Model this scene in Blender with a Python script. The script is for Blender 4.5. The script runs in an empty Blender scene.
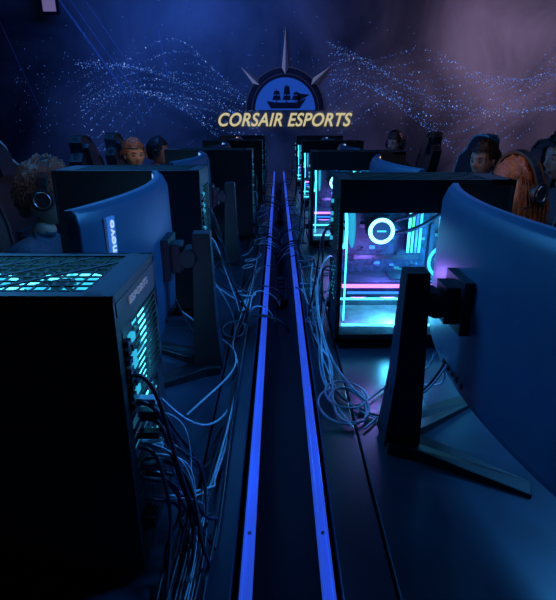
import bpy, bmesh, math, random
from mathutils import Vector, Matrix, noise
random.seed(7)
C = bpy.context.scene.collection
try:
    bpy.context.scene.view_settings.view_transform = 'Standard'
except Exception: pass
pi = math.pi
# ------------------------------------------------------------ materials
def mat(name, col, rough=.5, metal=0., emit=None, es=0., var=.25, nscale=30, bump=0., spec=.5):
    m = bpy.data.materials.new(name); m.use_nodes = True
    nt = m.node_tree; b = nt.nodes['Principled BSDF']
    b.inputs['Metallic'].default_value = metal
    b.inputs['Roughness'].default_value = rough
    b.inputs['Specular IOR Level'].default_value = spec
    tc = nt.nodes.new('ShaderNodeTexCoord'); n = nt.nodes.new('ShaderNodeTexNoise')
    n.inputs['Scale'].default_value = nscale; n.inputs['Detail'].default_value = 4
    nt.links.new(tc.outputs['Object'], n.inputs['Vector'])
    r = nt.nodes.new('ShaderNodeValToRGB')
    r.color_ramp.elements[0].position = .3; r.color_ramp.elements[1].position = .7
    r.color_ramp.elements[0].color = tuple(c*(1-var) for c in col)+(1,)
    r.color_ramp.elements[1].color = tuple(min(1, c*(1+var)) for c in col)+(1,)
    nt.links.new(n.outputs['Fac'], r.inputs['Fac']); nt.links.new(r.outputs['Color'], b.inputs['Base Color'])
    if emit:
        b.inputs['Emission Color'].default_value = tuple(emit)+(1,)
        b.inputs['Emission Strength'].default_value = es
    if bump:
        bp = nt.nodes.new('ShaderNodeBump'); bp.inputs['Strength'].default_value = bump; bp.inputs['Distance'].default_value = .01
        nt.links.new(n.outputs['Fac'], bp.inputs['Height']); nt.links.new(bp.outputs['Normal'], b.inputs['Normal'])
    return m
def emis(name, col, s): return mat(name, (.02, .02, .02), .4, emit=col, es=s)
def glassmat():
    m = bpy.data.materials.new('smoked_glass'); m.use_nodes = True
    nt = m.node_tree; nt.nodes.clear()
    o = nt.nodes.new('ShaderNodeOutputMaterial'); mx = nt.nodes.new('ShaderNodeMixShader')
    t = nt.nodes.new('ShaderNodeBsdfTransparent'); t.inputs['Color'].default_value = (.8, .88, .95, 1)
    g = nt.nodes.new('ShaderNodeBsdfGlossy'); g.inputs['Roughness'].default_value = .05
    f = nt.nodes.new('ShaderNodeFresnel'); f.inputs['IOR'].default_value = 1.4
    nt.links.new(f.outputs['Fac'], mx.inputs['Fac']); nt.links.new(t.outputs[0], mx.inputs[1]); nt.links.new(g.outputs[0], mx.inputs[2])
    nt.links.new(mx.outputs[0], o.inputs['Surface']); return m
BLACK = mat('black_powdercoat', (.008, .010, .014), .45)
PLASTIC = mat('black_plastic', (.008, .012, .018), .4)
MONBACK = mat('monitor_back_plastic', (.03, .075, .15), .42, var=.06)
METAL = mat('brushed_metal', (.25, .27, .3), .3, 1.)
PCB = mat('dark_pcb', (.03, .08, .14), .45, nscale=90, var=.7)
CASEIN = mat('case_interior_steel', (.05, .08, .12), .5)
GLASS = glassmat()
TEAL = emis('teal_led', (.08, .75, 1.), 4.)
TEALS = emis('teal_led_soft', (.03, .45, .7), 1.0)
TEALB = emis('teal_led_bright', (.05, .62, .9), 2.4)
TEALM = emis('teal_led_mid', (.035, .55, .9), 1.4)
WHITEB = emis('pump_ring_led', (.25, .8, 1.), 5.)
PUMPIN = emis('pump_face_led', (.01, .14, .45), .6)
PINK = emis('magenta_led', (.6, .18, 1.), 3.5)
YELL = emis('yellow_led', (1, .75, .2), 1.5)
GREENL = emis('green_led', (.1, 1, .5), 1.5)
BLUEL = emis('blue_led', (.03, .2, 1), 2.5)
def screenmat(name, c1, c2, s):
    m = mat(name, (.01, .01, .01), .2)
    nt = m.node_tree; b = nt.nodes['Principled BSDF']
    n = nt.nodes.new('ShaderNodeTexVoronoi'); n.inputs['Scale'].default_value = 9
    tc = nt.nodes.new('ShaderNodeTexCoord'); nt.links.new(tc.outputs['Object'], n.inputs['Vector'])
    r = nt.nodes.new('ShaderNodeValToRGB'); r.color_ramp.elements[0].color = c1+(1,); r.color_ramp.elements[1].color = c2+(1,)
    nt.links.new(n.outputs['Distance'], r.inputs['Fac']); nt.links.new(r.outputs['Color'], b.inputs['Emission Color'])
    b.inputs['Emission Strength'].default_value = s; return m
SCR_B = screenmat('screen_game_blue', (.05, .2, .6), (.3, .6, 1.), 1.2)
SCR_W = screenmat('screen_game_warm', (.6, .25, .15), (.8, .5, .35), 1.3)
DESK = mat('desk_laminate', (.022, .04, .07), .30, var=.25, nscale=9, bump=.03)
EDGE = mat('desk_edge_band', (.008, .009, .012), .5)
RAIL = mat('rail_painted_blue_glow', (.05, .14, .6), .3, .3, emit=(.025, .09, .75), es=.62, nscale=6, var=.5)  # blue overhead light reflected in the rails, put into colour and emission
CAB_D = mat('cable_rubber_dark', (.015, .026, .045), .4)
CAB_L = mat('cable_rubber_grey', (.45, .6, .74), .45)
CHAIR = mat('chair_leatherette', (.02, .028, .045), .45)
CHAIRT = mat('chair_grey_trim', (.4, .55, .6), .5)
CHAIRK = mat('chair_black_trim', (.015, .018, .025), .5)
# ------------------------------------------------------------ mesh builder
class MB:
    def __init__(s): s.v=[]; s.f=[]; s.m=[]; s.mats=[]; s.T=Matrix.Identity(4)
    def mi(s, m):
        if m not in s.mats: s.mats.append(m)
        return s.mats.index(m)
    def add(s, vs, fs, m):
        o=len(s.v); s.v += [s.T @ Vector(v) for v in vs]; k=s.mi(m)
        for f in fs: s.f.append([i+o for i in f]); s.m.append(k)
    def box(s, c, d, m, R=None):
        x,y,z=(k/2 for k in d); vs=[]
        for a in (-x,x):
            for b in (-y,y):
                for e in (-z,z):
                    p=Vector((a,b,e)); p = R@p if R else p
                    vs.append(p+Vector(c))
        s.add(vs, [(0,1,3,2),(4,6,7,5),(0,4,5,1),(2,3,7,6),(0,2,6,4),(1,5,7,3)], m)
    def axisM(s, axis):
        return {'Z':Matrix.Identity(3),'X':Matrix.Rotation(pi/2,3,'Y'),'Y':Matrix.Rotation(-pi/2,3,'X')}[axis]
    def cyl(s, c, r, h, m, axis='Z', n=20, r2=None):
        A=s.axisM(axis); r2=r if r2 is None else r2; vs=[]
        for i in range(n):
            a=2*pi*i/n; vs.append(A@Vector((r*math.cos(a),r*math.sin(a),-h/2))+Vector(c))
        for i in range(n):
            a=2*pi*i/n; vs.append(A@Vector((r2*math.cos(a),r2*math.sin(a),h/2))+Vector(c))
        fs=[(i,(i+1)%n,n+(i+1)%n,n+i) for i in range(n)]+[tuple(range(n-1,-1,-1)),tuple(range(n,2*n))]
        s.add(vs,fs,m)
    def torus(s, c, R, r, m, axis='Z', n=28, k=6, a0=0, a1=2*pi):
        A=s.axisM(axis); vs=[]; full=abs(a1-a0-2*pi)<1e-4; N=n if full else n+1
        for i in range(N):
            a=a0+(a1-a0)*i/n
            for j in range(k):
                b=2*pi*j/k; q=R+r*math.cos(b)
                vs.append(A@Vector((q*math.cos(a),q*math.sin(a),r*math.sin(b)))+Vector(c))
        fs=[]
        for i in range(n):
            i2=(i+1)%N
            for j in range(k): fs.append((i*k+j,i2*k+j,i2*k+(j+1)%k,i*k+(j+1)%k))
        s.add(vs,fs,m)
    def prism(s, pts, fn, t0, t1, m):
        n=len(pts); vs=[fn(p[0],p[1],t0) for p in pts]+[fn(p[0],p[1],t1) for p in pts]
        fs=[tuple(range(n)),tuple(range(2*n-1,n-1,-1))]+[(i,n+i,n+(i+1)%n,(i+1)%n) for i in range(n)]
        s.add(vs,fs,m)
    def ell(s, c, d, m, nu=16, nv=10, fn=None):
        vs=[]
        for j in range(nv+1):
            t=pi*j/nv
            for i in range(nu):
                a=2*pi*i/nu; p=Vector((math.sin(t)*math.cos(a),math.sin(t)*math.sin(a),math.cos(t)))
                if fn: p=fn(p)
                vs.append(Vector((p.x*d[0]+c[0],p.y*d[1]+c[1],p.z*d[2]+c[2])))
        s.add(vs,[(j*nu+i,(j+1)*nu+i,(j+1)*nu+(i+1)%nu,j*nu+(i+1)%nu) for j in range(nv) for i in range(nu)],m)
    def build(s, name, parent=None, bevel=0, smooth=False):
        me=bpy.data.meshes.new(name); me.from_pydata([tuple(v) for v in s.v],[],s.f)
        for m in s.mats: me.materials.append(m)
        me.polygons.foreach_set('material_index', s.m)
        bm=bmesh.new(); bm.from_mesh(me); bmesh.ops.remove_doubles(bm,verts=bm.verts,dist=1e-6)
        bmesh.ops.recalc_face_normals(bm,faces=bm.faces); bm.to_mesh(me); bm.free()
        if smooth:
            me.polygons.foreach_set('use_smooth',[True]*len(me.polygons))
        o=bpy.data.objects.new(name,me); C.objects.link(o)
        if parent: o.parent=parent
        if bevel:
            b=o.modifiers.new('bevel','BEVEL'); b.width=bevel; b.segments=2; b.limit_method='ANGLE'
        return o
def empty(name, loc=(0,0,0), rz=0, parent=None):
    e=bpy.data.objects.new(name,None); e.empty_display_size=.1; C.objects.link(e); e.location=loc; e.rotation_euler=(0,0,rz)
    if parent: e.parent=parent
    return e
def cables(name, lists, r, m, parent=None):
    cu=bpy.data.curves.new(name,'CURVE'); cu.dimensions='3D'; cu.bevel_depth=r; cu.bevel_resolution=2; cu.resolution_u=8
    for pts in lists:
        sp=cu.splines.new('NURBS'); sp.points.add(len(pts)-1)
        for i,p in enumerate(pts): sp.points[i].co=(p[0],p[1],p[2],1)
        sp.order_u=4; sp.use_endpoint_u=True
    cu.materials.append(m); o=bpy.data.objects.new(name,cu); C.objects.link(o)
    if parent: o.parent=parent
    return o
def textmesh(name, body, w, h, m, M, shear=0, off=0, ext=.004, parent=None):
    cu=bpy.data.curves.new(name,'FONT'); cu.body=body; cu.shear=shear; cu.offset=off; cu.extrude=ext; cu.size=1; cu.space_character=1.05
    o=bpy.data.objects.new(name+'_src',cu); C.objects.link(o); bpy.context.view_layer.update()
    me=bpy.data.meshes.new_from_object(o.evaluated_get(bpy.context.evaluated_depsgraph_get()))
    bpy.data.objects.remove(o)
    xs=[v.co.x for v in me.vertices]; ys=[v.co.y for v in me.vertices]
    x0,x1,y0,y1=min(xs),max(xs),min(ys),max(ys)
    for v in me.vertices:
        v.co=M@Vector(((v.co.x-(x0+x1)/2)*w/(x1-x0),(v.co.y-(y0+y1)/2)*h/(y1-y0),v.co.z))
    me.materials.clear(); me.materials.append(m); me.name=name
    o=bpy.data.objects.new(name,me); C.objects.link(o)
    if parent: o.parent=parent
    return o
# ------------------------------------------------------------ room
YB=7.5
def slab(name,c,d,m,rel=True): b=MB(); b.box(c,d,m); return b.build(name)
def muralmat():
    m=mat('wall_mural_print',(.1,.12,.2),.6)
    nt=m.node_tree; b=nt.nodes['Principled BSDF']
    tc=nt.nodes.new('ShaderNodeTexCoord'); n=nt.nodes.new('ShaderNodeTexNoise'); n.inputs['Scale'].default_value=.75; n.inputs['Detail'].default_value=9; n.inputs['Distortion'].default_value=.6
    nt.links.new(tc.outputs['Object'],n.inputs['Vector'])
    r=nt.nodes.new('ShaderNodeValToRGB'); e=r.color_ramp.elements
    e[0].position=.34; e[0].color=(.03,.05,.08,1); e[1].position=.72; e[1].color=(.32,.35,.42,1)
    nt.links.new(n.outputs['Fac'],r.inputs['Fac']); nt.links.new(r.outputs['Color'],b.inputs['Base Color']); return m
WALLM=mat('side_wall_paint',(.02,.024,.04),.7)
WB=slab('wall_back',(0,YB+.05,1.6),(8.4,.1,3.2),muralmat())
slab('wall_left',(-3.95,3.0,1.6),(.1,9,3.2),WALLM)
slab('wall_right',(4.25,3.0,1.6),(.1,9,3.2),WALLM)
slab('floor',(.15,3.0,-.05),(8.3,9,.1),mat('dark_carpet',(.015,.016,.022),.9,nscale=80,bump=.3))
slab('ceiling',(.15,3.0,3.25),(8.3,9,.1),mat('ceiling_black',(.01,.01,.014),.8))
slab('baseboard_back',(0,YB-.012,.06),(8,.024,.12),WALLM)
def wp(x,z,t): return (x,YB-t,z)
DOT=emis('mural_dot_ink',(.08,.24,.9),.8); DOT2=emis('mural_dot_ink_bright',(.25,.42,1.),1.1)
b=MB()
def dot(x,z,s,m): b.add([wp(x-s,z,.003),wp(x,z-s,.003),wp(x+s,z,.003),wp(x,z+s,.003)],[(0,1,2,3)],m)
for k in range(16):
    for i in range(170):
        t=i/170+random.gauss(0,.004)
        x=-2.75+2.5*t; z=1.5+.40*math.sin(t*pi*1.1+k*.03)+(k-8)*.06*(.45+math.sin(t*4+k*.3+1)**2)+random.gauss(0,.012)
        if random.random()<.6: dot(x,z,random.choice((.003,.004,.005)) if random.random()<.9 else .009,DOT2 if random.random()<.15 else DOT)
for k in range(18):
    for i in range(230):
        t=i/230+random.gauss(0,.003)
        x=.7+3.45*t; z=1.74+.22*math.sin(t*pi*2.0+.6+k*.05)+(k-9)*.06*(.4+math.cos(t*5+k*.25)**2)+random.gauss(0,.012)
        if random.random()<.5: dot(x,z,random.choice((.003,.004,.005)) if random.random()<.9 else .009,DOT2 if random.random()<.15 else DOT)
for i in range(900): dot(random.uniform(-3.7,4.1),random.gauss(1.75,.4),random.choice((.002,.003,.005)),DOT)
b.build('mural_star_dots',WB)
STK=mat('mural_streak_print',(.26,.36,.58),.6)
b=MB()
for x0,z0,x1,z1,w in ((-2.95,2.95,-2.15,1.75,.035),(-2.80,2.95,-2.0,1.75,.015),(-2.6,2.95,-1.85,1.8,.01),(-1.6,2.5,-1.52,1.9,.008),(-2.1,1.75,-1.9,1.35,.02),(-1.9,1.75,-1.78,1.4,.015),(-3.7,2.6,-3.3,1.4,.01)):
    b.add([wp(x0,z0,.004),wp(x0+w,z0,.004),wp(x1+w,z1,.004),wp(x1,z1,.004)],[(0,1,2,3)],STK)
b.build('mural_light_streaks',WB)
# logo sign
LG=empty('wall_logo_sign',(.1,YB,1.5))
def lp(x,z,t): return (x,-t,z)
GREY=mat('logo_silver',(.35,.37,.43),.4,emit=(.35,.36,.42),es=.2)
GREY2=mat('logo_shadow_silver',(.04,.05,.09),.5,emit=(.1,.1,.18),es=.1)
LBLUE=emis('logo_backlit_blue',(.015,.10,.7),.5)
LDARK=mat('logo_dark',(.006,.01,.03),.6)
b=MB()
def arc(r0,r1,a0,a1,m,t0,t1,n=32):
    pts=[(r1*math.cos(a0+(a1-a0)*i/n),r1*math.sin(a0+(a1-a0)*i/n)) for i in range(n+1)]
    if r0>0: 
        for i in range(n):
            A=a0+(a1-a0)*i/n; B=a0+(a1-a0)*(i+1)/n
            b.prism([(r0*math.cos(A),r0*math.sin(A)),(r1*math.cos(A),r1*math.sin(A)),(r1*math.cos(B),r1*math.sin(B)),(r0*math.cos(B),r0*math.sin(B))],lp,t0,t1,m)
    else: b.prism(pts,lp,t0,t1,m)
arc(0,.55,0,pi,LDARK,.005,.012); arc(.54,.56,0,pi,GREY2,.012,.02); arc(0,.42,0,pi,LBLUE,.012,.018); arc(.46,.47,0,pi,GREY2,.012,.018)
for ang,L,rb in ((pi/2,1.03,.46),(pi*.765,.82,.48),(pi*.235,.82,.48)):
    d=Vector((math.cos(ang),math.sin(ang))); n=Vector((-d.y,d.x))
    tip=d*L; base=d*rb; mid=d*(rb+.08)
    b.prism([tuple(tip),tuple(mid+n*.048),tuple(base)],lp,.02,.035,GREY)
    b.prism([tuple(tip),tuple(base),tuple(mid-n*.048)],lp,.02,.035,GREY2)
b.prism([(-.26,.12),(-.2,.02),(.2,.02),(.3,.16),(.16,.1),(-.14,.1)],lp,.02,.03,LDARK)
for mx,h in ((-.12,.27),(.02,.33),(.15,.25)):
    b.prism([(mx-.006,.08),(mx+.006,.08),(mx+.006,h),(mx-.006,h)],lp,.02,.028,LDARK)
    b.prism([(mx-.06,.13),(mx+.06,.13),(mx+.05,.19),(mx-.04,.19)],lp,.02,.03,LDARK)
    b.prism([(mx-.045,.2),(mx+.05,.2),(mx+.035,h-.02),(mx-.03,h-.02)],lp,.02,.03,LDARK)
b.prism([(.17,.1),(.34,.2),(.17,.22)],lp,.02,.03,LDARK)
b.build('compass_emblem',LG)
GOLD=emis('logo_gold',(.74,.64,.36),.8)
textmesh('sign_lettering','CORSAIR ESPORTS',1.88,.18,GOLD,Matrix.Translation((0,-.02,-.125))@Matrix.Rotation(pi/2,4,'X'),shear=.3,off=.018,ext=.006,parent=LG)
b=MB(); b.box((0,0,0),(.22,.05,.34),BLACK); b.box((0,-.03,0),(.16,.012,.28),emis('violet_lightbox',(.25,.2,.5),.5))
b.box((-.08,0,.23),(.01,.01,.15),BLACK); b.box((.08,0,.23),(.01,.01,.15),BLACK)
o=b.build('hanging_light_box'); o.location=(-2.88,7.2,2.80)
# ------------------------------------------------------------ desks
ZD=.75
def desk(name,x0,x1,y0=.2,y1=6.5):
    b=MB(); s=1 if x1>x0 else -1
    lo,hi=sorted((x0,x1)); 
    strip=x0+s*.075
    a,c=sorted((strip+s*.004,x1)); y=y0
    n=5; L=(y1-y0)/n
    for i in range(n):
        b.box(((a+c)/2,y0+L*(i+.5),ZD-.0125),(c-a,L-.003,.025),DESK)
    a,c=sorted((x0,strip)); b.box(((a+c)/2,(y0+y1)/2,ZD-.0145),(c-a,y1-y0,.025),DESK)
    b.box(((lo+hi)/2,(y0+y1)/2,ZD-.05),(hi-lo-.06,y1-y0-.1,.04),EDGE)
    for yy in [y0+.15+k*(y1-y0-.3)/5 for k in range(6)]:
        for xx in (lo+.08,hi-.08): b.box((xx,yy,(ZD-.06)/2),(.05,.05,ZD-.06),BLACK)
        b.box(((lo+hi)/2,yy,.03),(hi-lo-.1,.06,.04),BLACK)
    return b.build(name,bevel=.002)
desk('gaming_desk',-.066,-.86); desk('gaming_desk',.090,.86)
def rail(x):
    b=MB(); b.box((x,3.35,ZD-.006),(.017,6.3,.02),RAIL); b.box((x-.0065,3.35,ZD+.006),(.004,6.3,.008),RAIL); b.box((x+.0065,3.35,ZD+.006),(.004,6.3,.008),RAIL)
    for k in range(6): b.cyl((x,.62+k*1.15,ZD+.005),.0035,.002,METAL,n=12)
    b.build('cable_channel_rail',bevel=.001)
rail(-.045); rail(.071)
b=MB(); b.box((.013,3.35,.60),(.13,6.3,.01),BLACK); b.box((-.055,3.35,.66),(.008,6.3,.13),BLACK); b.box((.081,3.35,.66),(.008,6.3,.13),BLACK)
b.build('cable_tray')
for yy in (2.2,4.0):
    b=MB(); b.box((.013,yy,.623),(.06,.32,.034),PLASTIC)
    for k in range(5): b.cyl((.013,yy-.12+k*.06,.642),.02,.006,EDGE,n=16)
    b.box((.013,yy+.148,.642),(.02,.012,.006),METAL)
    b.build('power_strip',bevel=.003)
# ------------------------------------------------------------ PC tower
def fan(b,c,R,axis,bl=None,rl=None):
    b.torus(c,R,.004,rl or TEAL,axis,k=6); b.cyl(c,.018,.014,PLASTIC,axis,n=14)
    A=b.axisM(axis)
    for i in range(7):
        a=2*pi*i/7
        vs=[]
        for rr,da,zz in ((.018,-.25,-.005),(R-.006,-.1,-.006),(R-.006,.4,.006),(.018,.2,.005)):
            vs.append(A@Vector((rr*math.cos(a+da),rr*math.sin(a+da),zz))+Vector(c))
        b.add(vs,[(0,1,2,3)],bl or TEALS)
def pc(loc,flip,H=.475,W=.205,D=.45,light=.6,near=False):
    E=empty('gaming_pc_tower',loc,pi if flip else 0)
    b=MB(); w=W/2; t=.006; top=.085
    b.box((D/2,0,.022),(D,W,.014),BLACK)
    for x in (.04,D-.04):
        for y in (-w+.03,w-.03): b.cyl((x,y,.0075),.015,.015,PLASTIC)
    b.box((D/2,w-t/2,H/2+.01),(D,t,H-.02),BLACK)
    b.box((D/2,w-t-.002,H/2),(D-.02,.002,H-.06),CASEIN)
    for x in (.006,D-.006): b.box((x,-w+.006,H/2+.01),(.012,.012,H-.02),BLACK)
    b.box((D/2,-w+.004,H-top/2),(D,.008,top),BLACK); b.box((D/2,-w+.004,.03),(D,.008,.025),BLACK)
    b.box((D-.004,-w+.015,H/2+.01),(.008,.03,H-.02),BLACK); b.box((D-.004,w-.015,H/2+.01),(.008,.03,H-.02),BLACK)
    for k in range(30): b.box((D-.004,0,.05+k*(H-.08)/30),(.006,W-.04,.007),BLACK)
    for y in (-w+.009,w-.009): b.box((D/2,y,H-.006),(D,.018,.012),BLACK)
    for x in (.018,D-.03): b.box((x,0,H-.006),(.036 if x<.1 else .06,W,.012),BLACK)
    b.build('case_frame',E,bevel=.0015)
    b=MB()
    x=.04; st=.017 if near else .0085
    while x<D-.06:
        b.box((x,0,H-.003),(.0022,W-.03,.002),BLACK); x+=st
    y=-w+.02
    while y<w-.02:
        b.box((D/2-.01,y,H-.003),(D-.09,.0035,.002),BLACK); y+=.019
    for k in range(5):
        R=Matrix.Rotation(pi/4,3,'Z'); b.box((.09+k*.07,0,H-.002),(.22,.006,.002),BLACK,R)
    b.build('top_grille',E)
    b=MB()
    b.box((.003,0,.075),(.006,W-.02,.10),BLACK)
    for k in range(9): b.box((-.001,-.02,.045+k*.007),(.003,.09,.003),METAL)
    b.box((-.002,.065,.08),(.006,.03,.024),PLASTIC); b.box((-.005,.065,.08),(.02,.024,.018),PLASTIC)
    zi=.135
    for k in range(7): b.box((.002,.01,zi+k*.016),(.004,.14,.0105),METAL if k%3==1 else BLACK)
    for k in range(7):
        for j in range(6): b.box((-.0005,-.045+j*.014,zi+k*.016),(.002,.003,.003),TEALS if (k+j)%3==0 else METAL)
    b.box((.003,-w+.02,H*.42),(.006,.035,H*.36),BLACK); b.box((.003,w-.012,H*.5),(.006,.02,H-.06),BLACK)
    z0=.26; z1=H-.05
    b.box((.003,.062,(z0+z1)/2),(.006,.045,z1-z0),PLASTIC)
    b.box((.003,0,z1+.02),(.006,W-.02,.045),BLACK); b.box((.003,0,z0-.006),(.006,W-.02,.01),BLACK)
    b.box((.003,-.094+.0,(z0+z1)/2),(.006,.012,z1-z0),BLACK)
    random.seed(3)
    for k in range(8):
        b.box((-.002,.055,z0+.012+k*(z1-z0-.02)/8),(.008,.014,.009),random.choice((METAL,PLASTIC,TEALS)))
        b.box((-.002,.074,z0+.012+k*(z1-z0-.02)/8),(.008,.013,.008),random.choice((METAL,PLASTIC,EDGE)))
    k=z0+.006
    while k<z1: b.box((.001,-.026,k),(.003,.125,.0024),BLACK); k+=.0098
    if not near:
        for yy in (-.06,-.026,.008): b.box((.0,yy,(z0+z1)/2),(.003,.003,z1-z0),BLACK)
    b.build('rear_panel',E)
    b=MB(); zf=(z0+z1)/2
    BL=TEALM if near else TEALS
    fan(b,(.022,-.026,zf),.062,'X',BL)
    b.cyl((.045,-.026,zf),.062,.003,BL,'X')
    for i in range(3):
        fan(b,(.1+i*.125,0,H-.022 if near else H-.035),.056,'Z',TEALM if near else TEALS); b.cyl((.1+i*.125,0,H-.052),.055,.003,PCB,'Z')
    for i in range(3): fan(b,(D-.03,0,.09+i*.125),.056,'X')
    b.build('case_fans',E)
    b=MB()
    b.box((.16,w-.02,.27 if H>.45 else .25),(.26,.004,.26),PCB)
    b.box((.055,w-.035,.33),(.05,.03,.10),CASEIN)
    for k in range(4):
        b.box((.225+k*.011,w-.04,.31),(.006,.035,.125),PLASTIC); b.box((.225+k*.011,w-.06,.31),(.006,.008,.125),(TEAL,GREENL,BLUEL,TEALB)[k])
    cx,cz=.14,.315; yy=w-.07
    b.cyl((cx,yy+.02,cz),.040,.045,PLASTIC,'Y',n=28); b.torus((cx,yy-.006,cz),.033,.0055,WHITEB,'Y',n=36)
    b.cyl((cx,yy-.004,cz),.028,.004,PUMPIN,'Y',n=24); b.box((cx,yy-.008,cz),(.026,.003,.004),TEALB)
    b.box((.155,-.01,.165),(.28,.10,.045),CASEIN); b.box((.155,-.062,.176),(.27,.004,.010),PINK); b.box((.11,-.062,.156),(.15,.004,.006),BLUEL)
    for k in range(3): b.torus((.07+k*.085,-.02,.14),.034,.003,PINK,'Z')
    b.box((.22,0,.19),(.12,.09,.004),METAL)
    b.box((.17,w-.026,.225),(.2,.006,.012),METAL); b.box((.3,w-.03,.25),(.012,.02,.16),CASEIN)
    random.seed(5)
    for k in range(60): 
        b.box((random.uniform(.04,.34),w-.028,random.uniform(.12,.40)),(random.uniform(.004,.02),.008,random.uniform(.003,.012)),random.choice((CASEIN,METAL,BLUEL,TEALS,BLUEL,PCB,TEALS)))
    for k in range(5): b.box((.325+k*.014,w-.03,.36-k*.012),(.006,.01,.09-.01*k),(TEAL,YELL,GREENL,TEAL,PINK)[k])
    b.torus((.345,w-.05,.215),.05,.005,TEALB,'Y'); b.torus((.345,w-.05,.215),.03,.003,PINK,'Y')
    b.box((.19,0,.048),(.36,W-.03,.03),mat('psu_shroud',(.5,.6,.65),.4)); b.box((.19,-w+.014,.068),(.34,.004,.005),TEAL)
    b.box((.19,w-.018,.085),(.36,.004,.006),TEAL)
    b.box((.025,-w+.02,.21),(.004,.004,.26),TEAL)
    b.build('internal_components',E)
    cables('coolant_tubes',[[(cx+.03,yy+.02,cz+.02),(cx+.06,yy-.0,cz+.04),(cx+.12,yy-.02,cz+.05),(cx+.16,yy-.02,H-.06)],
        [(cx+.03,yy+.02,cz-.01),(cx+.07,yy+.0,cz-.01),(cx+.15,yy-.02,cz+.02),(cx+.2,yy-.02,H-.06)]],.006,CAB_D,E)
    b=MB(); b.box((D/2,-w+.003,(H-top+.045)/2),(D-.026,.003,H-top-.045),GLASS); b.build('glass_side_panel',E)
    for (lx,ly,lz,f,c) in ((D*.62,-.05,.26,.8,(.05,.5,1.)),(.17,-.06,.095,.5,(.1,.7,1.)),(.12,-.075,.23,.4,(.45,.2,1.))):
        l=bpy.data.lights.new('case_led','POINT'); l.color=c; l.energy=light*f; l.shadow_soft_size=.02
        o=bpy.data.objects.new('case_led',l); C.objects.link(o); o.parent=E; o.location=(lx,ly,lz)
    return E
w2=.205/2
p1=pc((-.19,.64,ZD),True,H=.43,W=.2,light=.5,near=True)
textmesh('case_lettering','ESPORTS',.09,.010,GREY,Matrix.Translation((-.002,0,.405))@Matrix.Rotation(-pi/2,4,'Z')@Matrix.Rotation(pi/2,4,'X'),off=.01,ext=.001,parent=p1)
for x,y in ((-.24,1.56),(-.135,2.68),(-.12,3.95),(-.13,5.2)): pc((x,y+w2,ZD),True,light=.9)
for x,y,l in ((.162,1.31,2.8),(.165,2.5,1.5),(.18,3.85,1.),(.18,5.1,.8)): pc((x,y+w2,ZD),False,light=l)
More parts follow.
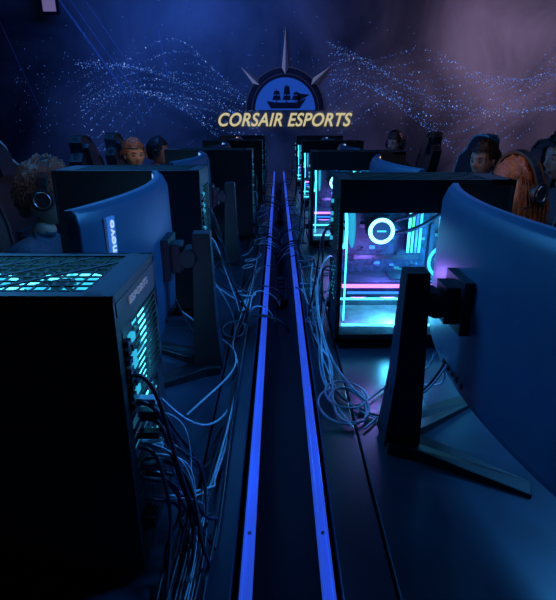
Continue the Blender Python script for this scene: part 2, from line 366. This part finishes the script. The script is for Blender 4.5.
# ------------------------------------------------------------ monitors
def monitor(loc,rz,scr,label=False):
    E=empty('curved_monitor',loc,rz)
    b=MB(); N=28; hw=.355; R=1.15; z0,z1=.11,.478
    def xc(y): return .115+y*y/(2*R)
    vs=[];fs=[]
    rows=[(0,z0),(-.012,z0+.008),(-.022,z0+.03),(-.026,(z0+z1)/2),(-.022,z1-.03),(-.012,z1-.008),(0,z1),(.014,z1),(.014,z0)]
    K=len(rows)
    for i in range(N+1):
        y=-hw+2*hw*i/N; e=max(0,(abs(y)-.30)/.055); 
        for dx,z in rows:
            if dx<0: dx=dx*(1-.6*e*e)
            vs.append((xc(y)+dx,y,z))
    for i in range(N):
        for k in range(K): fs.append((i*K+k,(i+1)*K+k,(i+1)*K+(k+1)%K,i*K+(k+1)%K))
    fs.append(tuple(range(K))); fs.append(tuple(N*K+k for k in range(K-1,-1,-1)))
    b.add(vs,fs,MONBACK)
    o=b.build('curved_shell',E,bevel=.002)
    for p in o.data.polygons: p.use_smooth=True
    try: o.data.set_sharp_from_angle(angle=.6)
    except Exception: pass
    b=MB(); vs=[]
    for i in range(N+1):
        y=-hw+.008+2*(hw-.008)*i/N; vs+=[(xc(y)+.0155,y,z0+.018),(xc(y)+.0155,y,z1-.008)]
    b.add(vs,[(2*i,2*i+2,2*i+3,2*i+1) for i in range(N)],scr); b.build('screen',E)
    b=MB()
    b.box((.083,0,.305),(.02,.10,.10),PLASTIC)
    for k in range(5): b.box((xc(.05)-.027,-.05+k*.025,.155),(.004,.012,.012),EDGE)
    b.box((.065,0,.305),(.03,.06,.07),PLASTIC); b.cyl((.035,0,.305),.022,.07,PLASTIC,'Y'); b.box((.015,0,.31),(.05,.045,.035),PLASTIC)
    def ring(cx,z,dx,dy): return [(cx-dx,-dy,z),(cx+dx,-dy,z),(cx+dx,dy,z),(cx-dx,dy,z)]
    v=ring(-.005,.012,.036,.036)+ring(0,.15,.028,.03)+ring(.0,.365,.021,.022)
    b.add(v,[(0,1,5,4),(1,2,6,5),(2,3,7,6),(3,0,4,7),(4,5,9,8),(5,6,10,9),(6,7,11,10),(7,4,8,11),(8,9,10,11),(3,2,1,0)],PLASTIC)
    b.torus((-.03,0,.12),.014,.003,EDGE,'X')
    b.build('stand_column',E,bevel=.004)
    b=MB()
    for s in (-1,1):
        vs=[(-.04,s*.0,.0),(-.035,s*.045,.0),(.0,s*.055,0),(.19,s*.17,0),(.205,s*.135,0),(.03,s*.0,0)]
        hgt=[.022,.022,.024,.009,.009,.022]
        n=len(vs); V=vs+[(p[0],p[1],h) for p,h in zip(vs,hgt)]
        b.add(V,[tuple(range(n)),tuple(range(2*n-1,n-1,-1))]+[(i,n+i,n+(i+1)%n,(i+1)%n) for i in range(n)],PLASTIC)
    b.build('stand_foot',E,bevel=.002)
    if label:
        yl=.295; ang=-math.atan(yl/R)
        M=Matrix.Translation((xc(yl)-.0275,yl,.410))@Matrix.Rotation(ang,4,'Z')
        b=MB(); b.T=M; b.box((.003,0,0),(.005,.028,.092),mat('label_strip',(.12,.3,.6),.5,emit=(.04,.14,.4),es=.3)); b.build('label_strip',E)
        textmesh('label_text','lenovo',.08,.017,mat('label_white',(.8,.85,.9),.5,emit=(.6,.75,1.),es=.7),M@Matrix.Rotation(-pi/2,4,'Z')@Matrix.Rotation(pi/2,4,'X')@Matrix.Rotation(pi/2,4,'Z'),ext=.0012,off=.015,parent=E)
    return E
monitor((.25,.87,ZD),0,SCR_B)
for y,s in ((1.94,SCR_W),(3.15,SCR_B),(4.45,SCR_B)): monitor((.27,y,ZD),0,s)
monitor((-.185,1.195,ZD),pi+.03,SCR_B,True)
for y,s in ((2.22,SCR_B),(3.33,SCR_B),(4.58,SCR_W)): monitor((-.21,y,ZD),pi,s)
def keyboard(x,y,s):
    b=MB(); b.box((0,0,.010),(.13,.36,.014),PLASTIC)
    for i in range(5):
        for j in range(14): b.box((-.048+i*.024,-.16+j*.0245,.021),(.018,.019,.008),EDGE)
    b.box((0,0,.0165),(.12,.35,.002),TEALS)
    o=b.build('gaming_keyboard'); o.location=(x,y,ZD); o.rotation_euler=(0,0,.05*s)
def mouse(x,y):
    b=MB(); b.ell((0,0,.0),(.055,.03,.034),PLASTIC,fn=lambda p:Vector((p.x,p.y,max(0,p.z)))); b.box((-.03*(1 if x>0 else -1),0,.03),(.016,.006,.008),TEAL)
    o=b.build('computer_mouse',smooth=True); o.location=(x,y,ZD)
for s,ys in ((1,(.87,1.94,3.15,4.45)),(-1,(1.18,2.22,3.33,4.58))):
    for y in ys: keyboard(s*.6,y,s); mouse(s*.66,y+s*.28)
# ------------------------------------------------------------ cables
random.seed(11)
def drape(x,y,z,s):
    pts=[(x,y,z),(x-s*.03,y+random.uniform(-.01,.01),z+.005)]
    near=y<1.8; dy=random.uniform(-.1,.35) if near else random.uniform(-.3,.3)
    e=s*random.uniform(.098,.135)
    pts.append(((x+e)/2,y+dy*.2,z*.6+ZD*.4))
    pts.append((e,y+dy*.5,ZD+.012))
    for k in range(random.randint(1,4)):
        pts.append((s*random.uniform(.092,.15),y+dy*(.6+.25*k)+random.uniform(-.06,.06),ZD+random.uniform(.005,.03)))
    if near: pts+= [(s*.10,y+dy+.3,ZD+.02),(s*.095,y+dy+.6,ZD+.006),(s*.10,y+dy+.9,ZD+.02)]
    g=.013+random.uniform(-.03,.03)
    yy=pts[-1][1]
    pts.append((s*.075+.01,yy+.03,ZD+.022)); pts.append((g,yy+.06,ZD-.02)); pts.append((g,yy+.1,.64)); pts.append((g,yy+.5,.62))
    return pts
def coil(cx,cy,r,n,z=ZD+.006,sx=1.,dx=0,dy=0):
    pts=[]; ph=random.uniform(0,6); N=int(n*10)
    for k in range(N):
        a=ph+k*2*pi/10; rr=r*(1+.22*math.sin(k*.37+ph)); u=k/N
        pts.append((cx+dx*u+sx*rr*math.cos(a),cy+dy*u+1.2*rr*math.sin(a),z+.004*(k//10)+.008*(1+math.sin(a*1.0+ph))))
    return pts
for x,y,s in ((-.19,.64,-1),(-.24,1.66,-1),(-.135,2.78,-1),(-.12,4.05,-1),(-.13,5.3,-1),(.162,1.41,1),(.165,2.6,1),(.18,3.95,1),(.18,5.2,1)):
    D1=[drape(x-s*.003,y+s*random.uniform(.04,.075),ZD+random.uniform(.08,.36),s) for k in range(4)]
    D2=[drape(x-s*.003,y+s*random.uniform(.04,.075),ZD+random.uniform(.08,.3),s) for k in range(2)]
    cables('pc_cable_bundle',D1,.003,CAB_D); cables('pc_cable_bundle',D2,.0022,CAB_L)
for y,s,x in ((.87,1,.25),(1.94,1,.27),(3.15,1,.27),(4.45,1,.27),(1.18,-1,-.19),(2.22,-1,-.21),(3.33,-1,-.21),(4.58,-1,-.21)):
    L=[]
    for k in range(2):
        o=random.uniform(-.05,.05); e=s*(.10+.012*k)
        L.append([(x+s*.088,y+.06+o,ZD+.16),(x+s*.07,y+.07+o,ZD+.10),(x+s*.03,y+.09,ZD+.03),(x-s*.02,y+.09+o,ZD+.006),(x-s*.06,y+.12+o,ZD+.008),(e+s*.02,y+.2+o,ZD+.01),(e,y+.5,ZD+.012),(e,y+.8,ZD+.006),(s*.075+.01,y+1.0,ZD+.022),(.02,y+1.04,ZD-.03),(.02,y+1.4,.62)])
    cables('monitor_cable_bundle',L[:1],.003,CAB_D); cables('monitor_cable_bundle',L[1:],.0022,CAB_L)
cables('coiled_cable',[coil(.150,.97,.055,1.7,dx=.01,dy=.03),coil(.175,1.03,.048,1.4,dx=-.02),
  [(.13,.98,ZD+.006),(.11,1.1,ZD+.02),(.12,1.25,ZD+.02),(.13,1.4,ZD+.05),(.158,1.44,ZD+.16)],
  [(.18,.90,ZD+.006),(.21,.93,ZD+.006),(.25,1.0,ZD+.006),(.3,1.05,ZD+.006),(.36,1.1,ZD+.006),(.39,1.03,ZD+.03),(.37,.98,ZD+.1),(.345,.97,ZD+.16)],
  [(.2,1.0,ZD+.01),(.26,1.08,ZD+.006),(.33,1.14,ZD+.01),(.38,1.1,ZD+.04),(.36,1.04,ZD+.12)],
  [(.16,.9,ZD+.008),(.12,1.0,ZD+.02),(.10,1.15,ZD+.01),(.13,1.35,ZD+.02),(.10,1.6,ZD+.05),(.13,1.8,ZD+.12)],
  [(.2,.99,ZD+.02),(.14,1.08,ZD+.04),(.11,1.2,ZD+.10),(.10,1.32,ZD+.20),(.14,1.42,ZD+.25),(.159,1.44,ZD+.24)],
  [(.19,.93,ZD+.008),(.13,.90,ZD+.01),(.12,1.0,ZD+.015),(.14,1.12,ZD+.05),(.125,1.25,ZD+.02),(.10,1.4,ZD+.01),(.10,1.7,ZD+.01)]],.0026,CAB_L)
cables('coiled_cable',[coil(.125,1.5,.033,1.3),coil(.125,1.8,.035,1.5,dy=.1),coil(.13,2.1,.035,2,dy=.2),coil(.125,2.9,.035,3,dy=.4),coil(.125,3.4,.035,3,dy=.5),[(.12,1.05,ZD+.008),(.15,1.2,ZD+.01),(.11,1.35,ZD+.03),(.13,1.6,ZD+.14),(.12,1.8,ZD+.05),(.14,2.0,ZD+.01)]],.003,CAB_L)
cables('coiled_cable',[coil(-.12,1.75,.035,1.5),coil(-.12,2.1,.035,2,dy=.2),coil(-.13,1.42,.035,1.2),coil(-.1,2.5,.03,2.5,dy=.3),coil(-.1,3.3,.03,2.5,dy=.5),
  [(-.27,1.3,ZD+.12),(-.2,1.35,ZD+.03),(-.12,1.3,ZD+.02),(-.1,1.15,ZD+.01),(-.16,1.05,ZD+.008),(-.2,.95,ZD+.01)],
  [(-.24,1.5,ZD+.2),(-.17,1.5,ZD+.1),(-.12,1.45,ZD+.01),(-.14,1.3,ZD+.01),(-.1,1.2,ZD+.01),(-.09,1.0,ZD+.01),(-.15,.85,ZD+.01),(-.187,.7,ZD+.2)]],.0024,CAB_L)
L=[]
for k in range(17):
    z=ZD+random.uniform(.1,.28); y=.6+random.uniform(-.04,.02)
    e=random.uniform(-.16,-.09); 
    L.append([(-.187,y,z),(-.165,y,z),(-.15+random.uniform(-.01,.03),y+random.uniform(-.02,.08),z-.05),(e-.01,y+random.uniform(-.08,.16),ZD+.06),(e,y+random.uniform(-.14,.16),ZD+.015),(e-.02,.45+random.uniform(-.05,.1),ZD+.008),(e+.01,.35,ZD+.006)])
cables('pc_cable_bundle',L[:12],.0028,CAB_D); cables('pc_cable_bundle',L[12:],.0013,CAB_L)
b=MB()
for k in range(6):
    z=.14+k*.026; b.box((-.014,.048+.012*(k%2),z),(.03,.014,.01),(PLASTIC,METAL,CAB_L)[k%3])
b.build('cable_plugs',p1,bevel=.0015)
# ------------------------------------------------------------ chairs
def chair(x,y,face,trim=CHAIRT,yaw=0):
    E=empty('gaming_chair',(x,y,0),(0 if face>0 else pi)+yaw)
    b=MB()
    out=[(-.21,.42),(-.25,.6),(-.23,.74),(-.27,.92),(-.25,1.06),(-.16,1.12),(-.14,1.2),(-.09,1.245),(0,1.255),(.09,1.245),(.14,1.2),(.16,1.12),(.25,1.06),(.27,.92),(.23,.74),(.25,.6),(.21,.42)]
    rec=lambda a,c,t:(-.24-(c-.42)*.2+t,a,c)
    b.prism(out,rec,-.04,.04,CHAIR); b.build('backrest',E,bevel=.02)
    b=MB()
    for i in range(2,14):
        p,q=out[i],out[i+1]
        m_=lambda a:(a[0]*.93,.8+(a[1]-.8)*.96)
        p2,q2=m_(p),m_(q); b.prism([p,q,q2,p2],rec,-.048,.048,trim)
    b.prism([(-.09,1.02),(.09,1.02),(.1,1.16),(.06,1.19),(-.06,1.19),(-.1,1.16)],rec,.03,.08,CHAIR)
    b.prism([(-.12,.5),(.12,.5),(.12,.66),(-.12,.66)],rec,.03,.08,CHAIR)
    b.build('backrest_trim_and_pillows',E)
    b=MB(); b.box((.02,0,.40),(.5,.42,.09),CHAIR); b.box((.03,.22,.41),(.46,.07,.12),trim); b.box((.03,-.22,.41),(.46,.07,.12),trim); b.build('seat',E,bevel=.02)
    b=MB()
    for s in (-1,1):
        b.box((-.02,s*.29,.54),(.04,.03,.22),PLASTIC); b.box((.0,s*.29,.66),(.26,.08,.03),PLASTIC); b.box((-.02,s*.25,.36),(.05,.14,.02),PLASTIC)
    b.box((0,0,.34),(.2,.16,.03),METAL); b.cyl((0,0,.23),.028,.22,METAL); b.cyl((0,0,.11),.045,.06,PLASTIC)
    for k in range(5):
        a=k*2*pi/5; R=Matrix.Rotation(a,3,'Z'); b.box(R@Vector((.16,0,.095)),(.3,.04,.03),PLASTIC,R)
        c=R@Vector((.3,0,.03)); b.cyl(c,.03,.045,PLASTIC,'Y')
    b.build('armrests_and_base',E,bevel=.004)
# ------------------------------------------------------------ people
def skinmesh(name,pts,edges,rad,root=0,sub=2):
    me=bpy.data.meshes.new(name); me.from_pydata(pts,edges,[])
    o=bpy.data.objects.new(name,me); C.objects.link(o)
    m=o.modifiers.new('s','SKIN'); m.use_smooth_shade=True
    for i,v in enumerate(me.skin_vertices[0].data):
        r=rad[i]; v.radius=(r,r) if not isinstance(r,tuple) else r; v.use_root=(i==root)
    m2=o.modifiers.new('u','SUBSURF'); m2.levels=sub; m2.render_levels=sub
    bpy.context.view_layer.update()
    nm=bpy.data.meshes.new_from_object(o.evaluated_get(bpy.context.evaluated_depsgraph_get()))
    bpy.data.objects.remove(o); return nm
def hand(E,wrist,side,skin):
    w=Vector(wrist); P=[w,w+Vector((.035,0,-.004))]; ed=[(0,1)]; rad=[.022,(.014,.024)]
    for k,(dy,L) in enumerate(((.028,.068),(.010,.078),(-.009,.073),(-.027,.056))):
        base=w+Vector((.08,side*-dy,0)); i=len(P)
        P+= [base, base+Vector((L*.42,side*-dy*.15,.006)), base+Vector((L*.72,side*-dy*.2,-.006)), base+Vector((L*.92,side*-dy*.2,-.018))]
        ed+=[(1,i),(i,i+1),(i+1,i+2),(i+2,i+3)]; rad+=[.0105,.009,.0082,.007]
    i=len(P); P+=[w+Vector((.03,-side*.035,-.004)),w+Vector((.058,-side*.052,-.008)),w+Vector((.082,-side*.056,-.014))]
    ed+=[(1,i),(i,i+1),(i+1,i+2)]; rad+=[.012,.0098,.008]
    me=skinmesh('hand',P,ed,rad,sub=1); me.materials.clear(); me.materials.append(skin)
    o=bpy.data.objects.new('hand',me); C.objects.link(o); o.parent=E
def person(x,y,face,hz,skinc,hairc,shirtc,headset=False,style='short',turn=0,nod=0,ch=True,trim=CHAIRT):
    if ch: chair(x,y,face,trim)
    E=empty('seated_person',(x,y,0),0 if face>0 else pi)
    skin=mat('skin',skinc,.5,var=.08); hair=mat('hair',hairc,.5,nscale=120,var=.5,bump=.3); shirt=mat('shirt_fabric',shirtc,.8,nscale=60,bump=.1); tr=mat('trousers_fabric',(.015,.018,.03),.85); shoe=mat('shoe',(.05,.05,.055),.6)
    nz=hz-.15
    P=[(-.08,0,.54),(-.09,0,.66),(-.07,0,.79),(-.045,0,nz-.09),(-.02,0,nz-.02),(.01,0,nz+.05)]
    rad=[(.13,.15),(.115,.145),(.115,.16),(.10,.15),(.05,.055),.05]; ed=[(0,1),(1,2),(2,3),(3,4),(4,5)]
    hands=[]
    for s in (-1,1):
        i=len(P); P+=[(-.04,s*.165,nz-.10),(.05,s*.215,nz-.22),(.12,s*.24,.81),(.26,s*.2,.81),(.37,s*.16,.80)]
        rad+=[.07,.052,.045,.038,.028]; ed+=[(3,i),(i,i+1),(i+1,i+2),(i+2,i+3),(i+3,i+4)]; hands.append(((.375,s*.16,.80),s))
        i=len(P); P+=[(-.03,s*.1,.52),(.18,s*.12,.53),(.38,s*.13,.51),(.38,s*.13,.3),(.35,s*.13,.1),(.40,s*.135,.05),(.50,s*.14,.04)]
        rad+=[.095,.085,.062,.058,.04,.042,.032]; ed+=[(0,i)]+[(i+k,i+k+1) for k in range(6)]
    me=skinmesh('body',P,ed,rad)
    me.materials.clear()
    for m in (shirt,tr,skin,shoe): me.materials.append(m)
    for p in me.polygons:
        c=p.center
        p.material_index = 3 if c.z<.09 else 1 if (c.z<.575) else 2 if (c.z>nz-.0 and abs(c.y)<.08) else 2 if (c.x>.34 and c.z>.7) else 0
    o=bpy.data.objects.new('body',me); C.objects.link(o); o.parent=E
    for wv,s in hands: hand(E,wv,s,skin)
    H=empty('head',(.03,0,hz),parent=E); H.rotation_euler=(0,nod,turn)
    b=MB()
    g=lambda d,s:math.exp(-d/s)
    def hf(p):
        q=p.copy()
        if q.z<0: 
            q.y*=1-.32*(-q.z)**1.3; q.x*=1-.12*(-q.z); q.x+=.14*(-q.z) 
        if q.x>.6: q.x=.6+(q.x-.6)*.75
        if p.x>.3:
            q.x+=.26*g((p.y/.16)**2+((p.z+.2)/.16)**2,1)+.10*g((p.y/.13)**2+((p.z+.02)/.22)**2,1)
            for s in (-1,1): q.x-=.10*g(((p.y-s*.40)/.17)**2+((p.z-.05)/.13)**2,1)
            q.x+=.05*g((p.y/.6)**2+((p.z-.24)/.1)**2,1)+.06*g((p.y/.25)**2+((p.z+.53)/.1)**2,1)+.08*g((p.y/.25)**2+((p.z+.86)/.12)**2,1)
        return q
    b.ell((0,0,0),(.098,.076,.118),skin,48,36,hf)
    lip=mat('lips',tuple(c*.6 for c in skinc),.4); b.ell((.090,0,-.062),(.008,.022,.004),lip); b.ell((.089,0,-.069),(.008,.019,.004),lip)
    for s in (-1,1):
        b.ell((.074,s*.030,.006),(.010,.013,.008),mat('eye_white',(.4,.4,.4),.2)); b.ell((.083,s*.030,.006),(.003,.005,.006),EDGE)
        b.ell((.082,s*.03,.028),(.007,.017,.003),hair); b.ell((-.0,s*.078,-.008),(.018,.01,.032),skin)
    b.build('face',H,smooth=True)
    b=MB(); nu,nv=64,40; vs=[];keep=[]
    long = style=='long'; curly = style=='curly'
    for j in range(nv+1):
        t=pi*j/nv
        for i in range(nu):
            a=2*pi*i/nu; p=Vector((math.sin(t)*math.cos(a),math.sin(t)*math.sin(a),math.cos(t)))
            n1=noise.noise(Vector((p.x*7+x*3,p.y*7+y,p.z*(1.5 if long else 6))))*(.14 if curly else .08)+noise.noise(p*17+Vector((x,y,0)))*(.10 if curly else .04)
            f=(1.2 if curly else 1.10)+n1; q=Vector((p.x*.1*f-.008,p.y*.08*f,p.z*.12*f+.006))
            if long and p.z<0: q.z=p.z*.27*f; q.y=q.y*(1+.5*(-p.z)); q.x-=.03*(-p.z)
            vs.append(tuple(q)); keep.append(p)
    fs=[]
    for j in range(nv):
        for i in range(nu):
            f=(j*nu+i,(j+1)*nu+i,(j+1)*nu+(i+1)%nu,j*nu+(i+1)%nu); c=sum((keep[k] for k in f),Vector())/4
            if c.x>.42+ .1*abs(c.y) and c.z<.42: continue
            if long and c.x>.1 and c.z<.3: continue
            if not long and c.z<-.25 and c.x>-.35: continue
            if not long and c.z<.05 and c.x>.15: continue
            if not long and c.z<-.65: continue
            if long and c.z<-.85: continue
            fs.append(f)
    b.add(vs,fs,hair); b.build('hair',H,smooth=True)
    random.seed(int(abs(x*100+y*10))); S=[]
    for k in range(520 if curly else 420 if long else 220):
        a=random.uniform(.75,2*pi-.75); t=random.uniform(.05,1.75 if curly else 1.5); p=Vector((math.sin(t)*math.cos(a),math.sin(t)*math.sin(a),math.cos(t)))
        q=Vector((p.x*.110-.008,p.y*.088,p.z*.130+.006)); pts=[tuple(q)]
        if curly:
            ph=random.uniform(0,6); u=p.cross(Vector((0,0,1))).normalized() if abs(p.z)<.99 else Vector((1,0,0)); v=p.cross(u)
            for m_ in range(7):
                an=ph+m_*1.25; pts.append(tuple(q+p*(.003*m_+.002)+(u*math.cos(an)+v*math.sin(an))*.008+Vector((0,0,-.0035*m_))))
        else:
            n_=7 if long else 3
            for m_ in range(n_): q=q+Vector((p.x*(.008-.002*m_),p.y*(.009-.002*m_),-.028 if long else -.012))+Vector((random.uniform(-.004,.004),random.uniform(-.004,.004),0)); pts.append(tuple(q))
        S.append(pts)
    cables('hair_strands',S,.0011,hair,H)
    if headset:
        b=MB(); n=18; vs=[]
        for i in range(n+1):
            a=pi*i/n
            for dx,dr in ((-.018,0),(.018,0),(.018,.012),(-.018,.012)): vs.append((dx,(.098+dr)*math.cos(a),-.005+(.145+dr)*math.sin(a)))
        b.add(vs,[(i*4+k,(i+1)*4+k,(i+1)*4+(k+1)%4,i*4+(k+1)%4) for i in range(n) for k in range(4)],PLASTIC)
        for s in (-1,1):
            b.cyl((0,s*.098,-.01),.042,.03,PLASTIC,'Y',n=24); b.torus((0,s*.088,-.01),.034,.009,CHAIR,'Y'); b.torus((0,s*.114,-.01),.030,.004,METAL,'Y')
        b.cyl((.05,.1,-.05),.004,.09,PLASTIC,'X',n=8)
        b.build('headset',H,bevel=.002)
DARKH=(.014,.012,.014)
person(-.95,2.03,1,1.09,(.35,.24,.2),(.12,.055,.035),(.03,.07,.13),True,'curly',.2,.1,trim=CHAIRK)
person(-1.22,4.3,1,1.10,(.6,.38,.25),(.2,.10,.05),(.03,.04,.07),False,'short',-1.0,.1,trim=CHAIRK)
person(-1.20,5.1,1,1.08,(.35,.24,.2),DARKH,(.02,.03,.05),True,'short',0,.1,trim=CHAIRK)
person(.99,2.05,-1,1.11,(.5,.3,.2),(.22,.07,.025),(.02,.03,.05),True,'long',.5,.15,trim=CHAIRK)
person(1.40,3.45,-1,1.12,(.5,.36,.32),DARKH,(.02,.03,.05),False,'short',.6,.15,trim=CHAIRK)
person(1.33,5.8,-1,1.12,(.5,.35,.3),(.03,.025,.025),(.03,.04,.07),True,'short',.6,.1,trim=CHAIRK)
chair(-1.52,3.45,1); chair(1.5,4.65,-1,yaw=.3); chair(1.75,4.1,-1,mat('chair_blue_trim',(.04,.2,.5),.5),yaw=-.2)
person(1.62,2.9,-1,1.17,(.4,.28,.25),DARKH,(.05,.07,.1),False,'curly',.2,.1,trim=CHAIRK)
# ------------------------------------------------------------ lights
def area(name,loc,target,sx,sy,col,e,spread=pi):
    l=bpy.data.lights.new(name,'AREA'); l.shape='RECTANGLE'; l.size=sx; l.size_y=sy; l.color=col; l.energy=e; l.spread=spread
    o=bpy.data.objects.new(name,l); C.objects.link(o); o.location=loc
    o.rotation_euler=(Vector(target)-Vector(loc)).to_track_quat('-Z','Y').to_euler(); return o
area('added_blue_fill',(-.5,3.8,3.1),(.1,3.4,.75),.8,4.0,(.04,.28,1.),36)
area('added_blue_fill',(-1.4,1.9,2.3),(.4,1.25,1.1),.5,.6,(.05,.38,1.),8,spread=1.5)
area('added_blue_fill',(1.4,1.4,2.4),(-.35,1.2,.95),.5,.8,(.05,.36,1.),13,spread=1.6)  # added fill from the right, brightens the left monitor's back; not a fixture
area('added_wall_wash_blue',(-1.2,5.9,2.9),(-.9,7.5,1.9),2.4,.4,(.05,.19,1.),24)  # added lamp without a fixture, turns the mural's centre blue
area('added_wall_wash_violet',(3.3,6.0,2.6),(3.1,7.5,1.85),.9,.6,(.62,.38,.60),25)  # added lamp without a fixture, gives the right of the wall its mauve
def spot(name,loc,target,col,e,ang=.5):
    l=bpy.data.lights.new(name,'SPOT'); l.color=col; l.energy=e; l.spot_size=ang; l.spot_blend=.6; l.shadow_soft_size=.08
    o=bpy.data.objects.new(name,l); C.objects.link(o); o.location=loc
    o.rotation_euler=(Vector(target)-Vector(loc)).to_track_quat('-Z','Y').to_euler()
spot('added_warm_spot',(-.7,2.9,2.9),(-1.2,4.3,1.12),(1,.55,.32),46,.25)  # these warm spots are added to light the heads; no fixtures there
spot('added_warm_spot',(.5,1.3,2.9),(.98,2.05,1.1),(1,.46,.22),42,.26)
spot('added_warm_spot',(-.6,1.2,2.9),(-.95,2.03,1.1),(1,.6,.4),11,.22)
spot('added_warm_spot',(1.0,2.2,2.9),(1.4,3.5,1.1),(1,.6,.5),18,.25)
spot('added_warm_spot',(1.0,4.6,2.9),(1.33,5.8,1.1),(1,.6,.5),10,.25)
W=bpy.data.worlds.new('World'); bpy.context.scene.world=W; W.use_nodes=True
W.node_tree.nodes['Background'].inputs[0].default_value=(.01,.05,.16,1); W.node_tree.nodes['Background'].inputs[1].default_value=.05
# ------------------------------------------------------------ camera
cam=bpy.data.cameras.new('camera'); co=bpy.data.objects.new('camera',cam); C.objects.link(co)
cam.sensor_fit='HORIZONTAL'; cam.sensor_width=36; cam.lens=36*500/556; cam.clip_start=.02
co.location=(0,0,1.37); co.rotation_euler=(math.radians(90)-math.atan(.36),0,0)
bpy.context.scene.camera=co
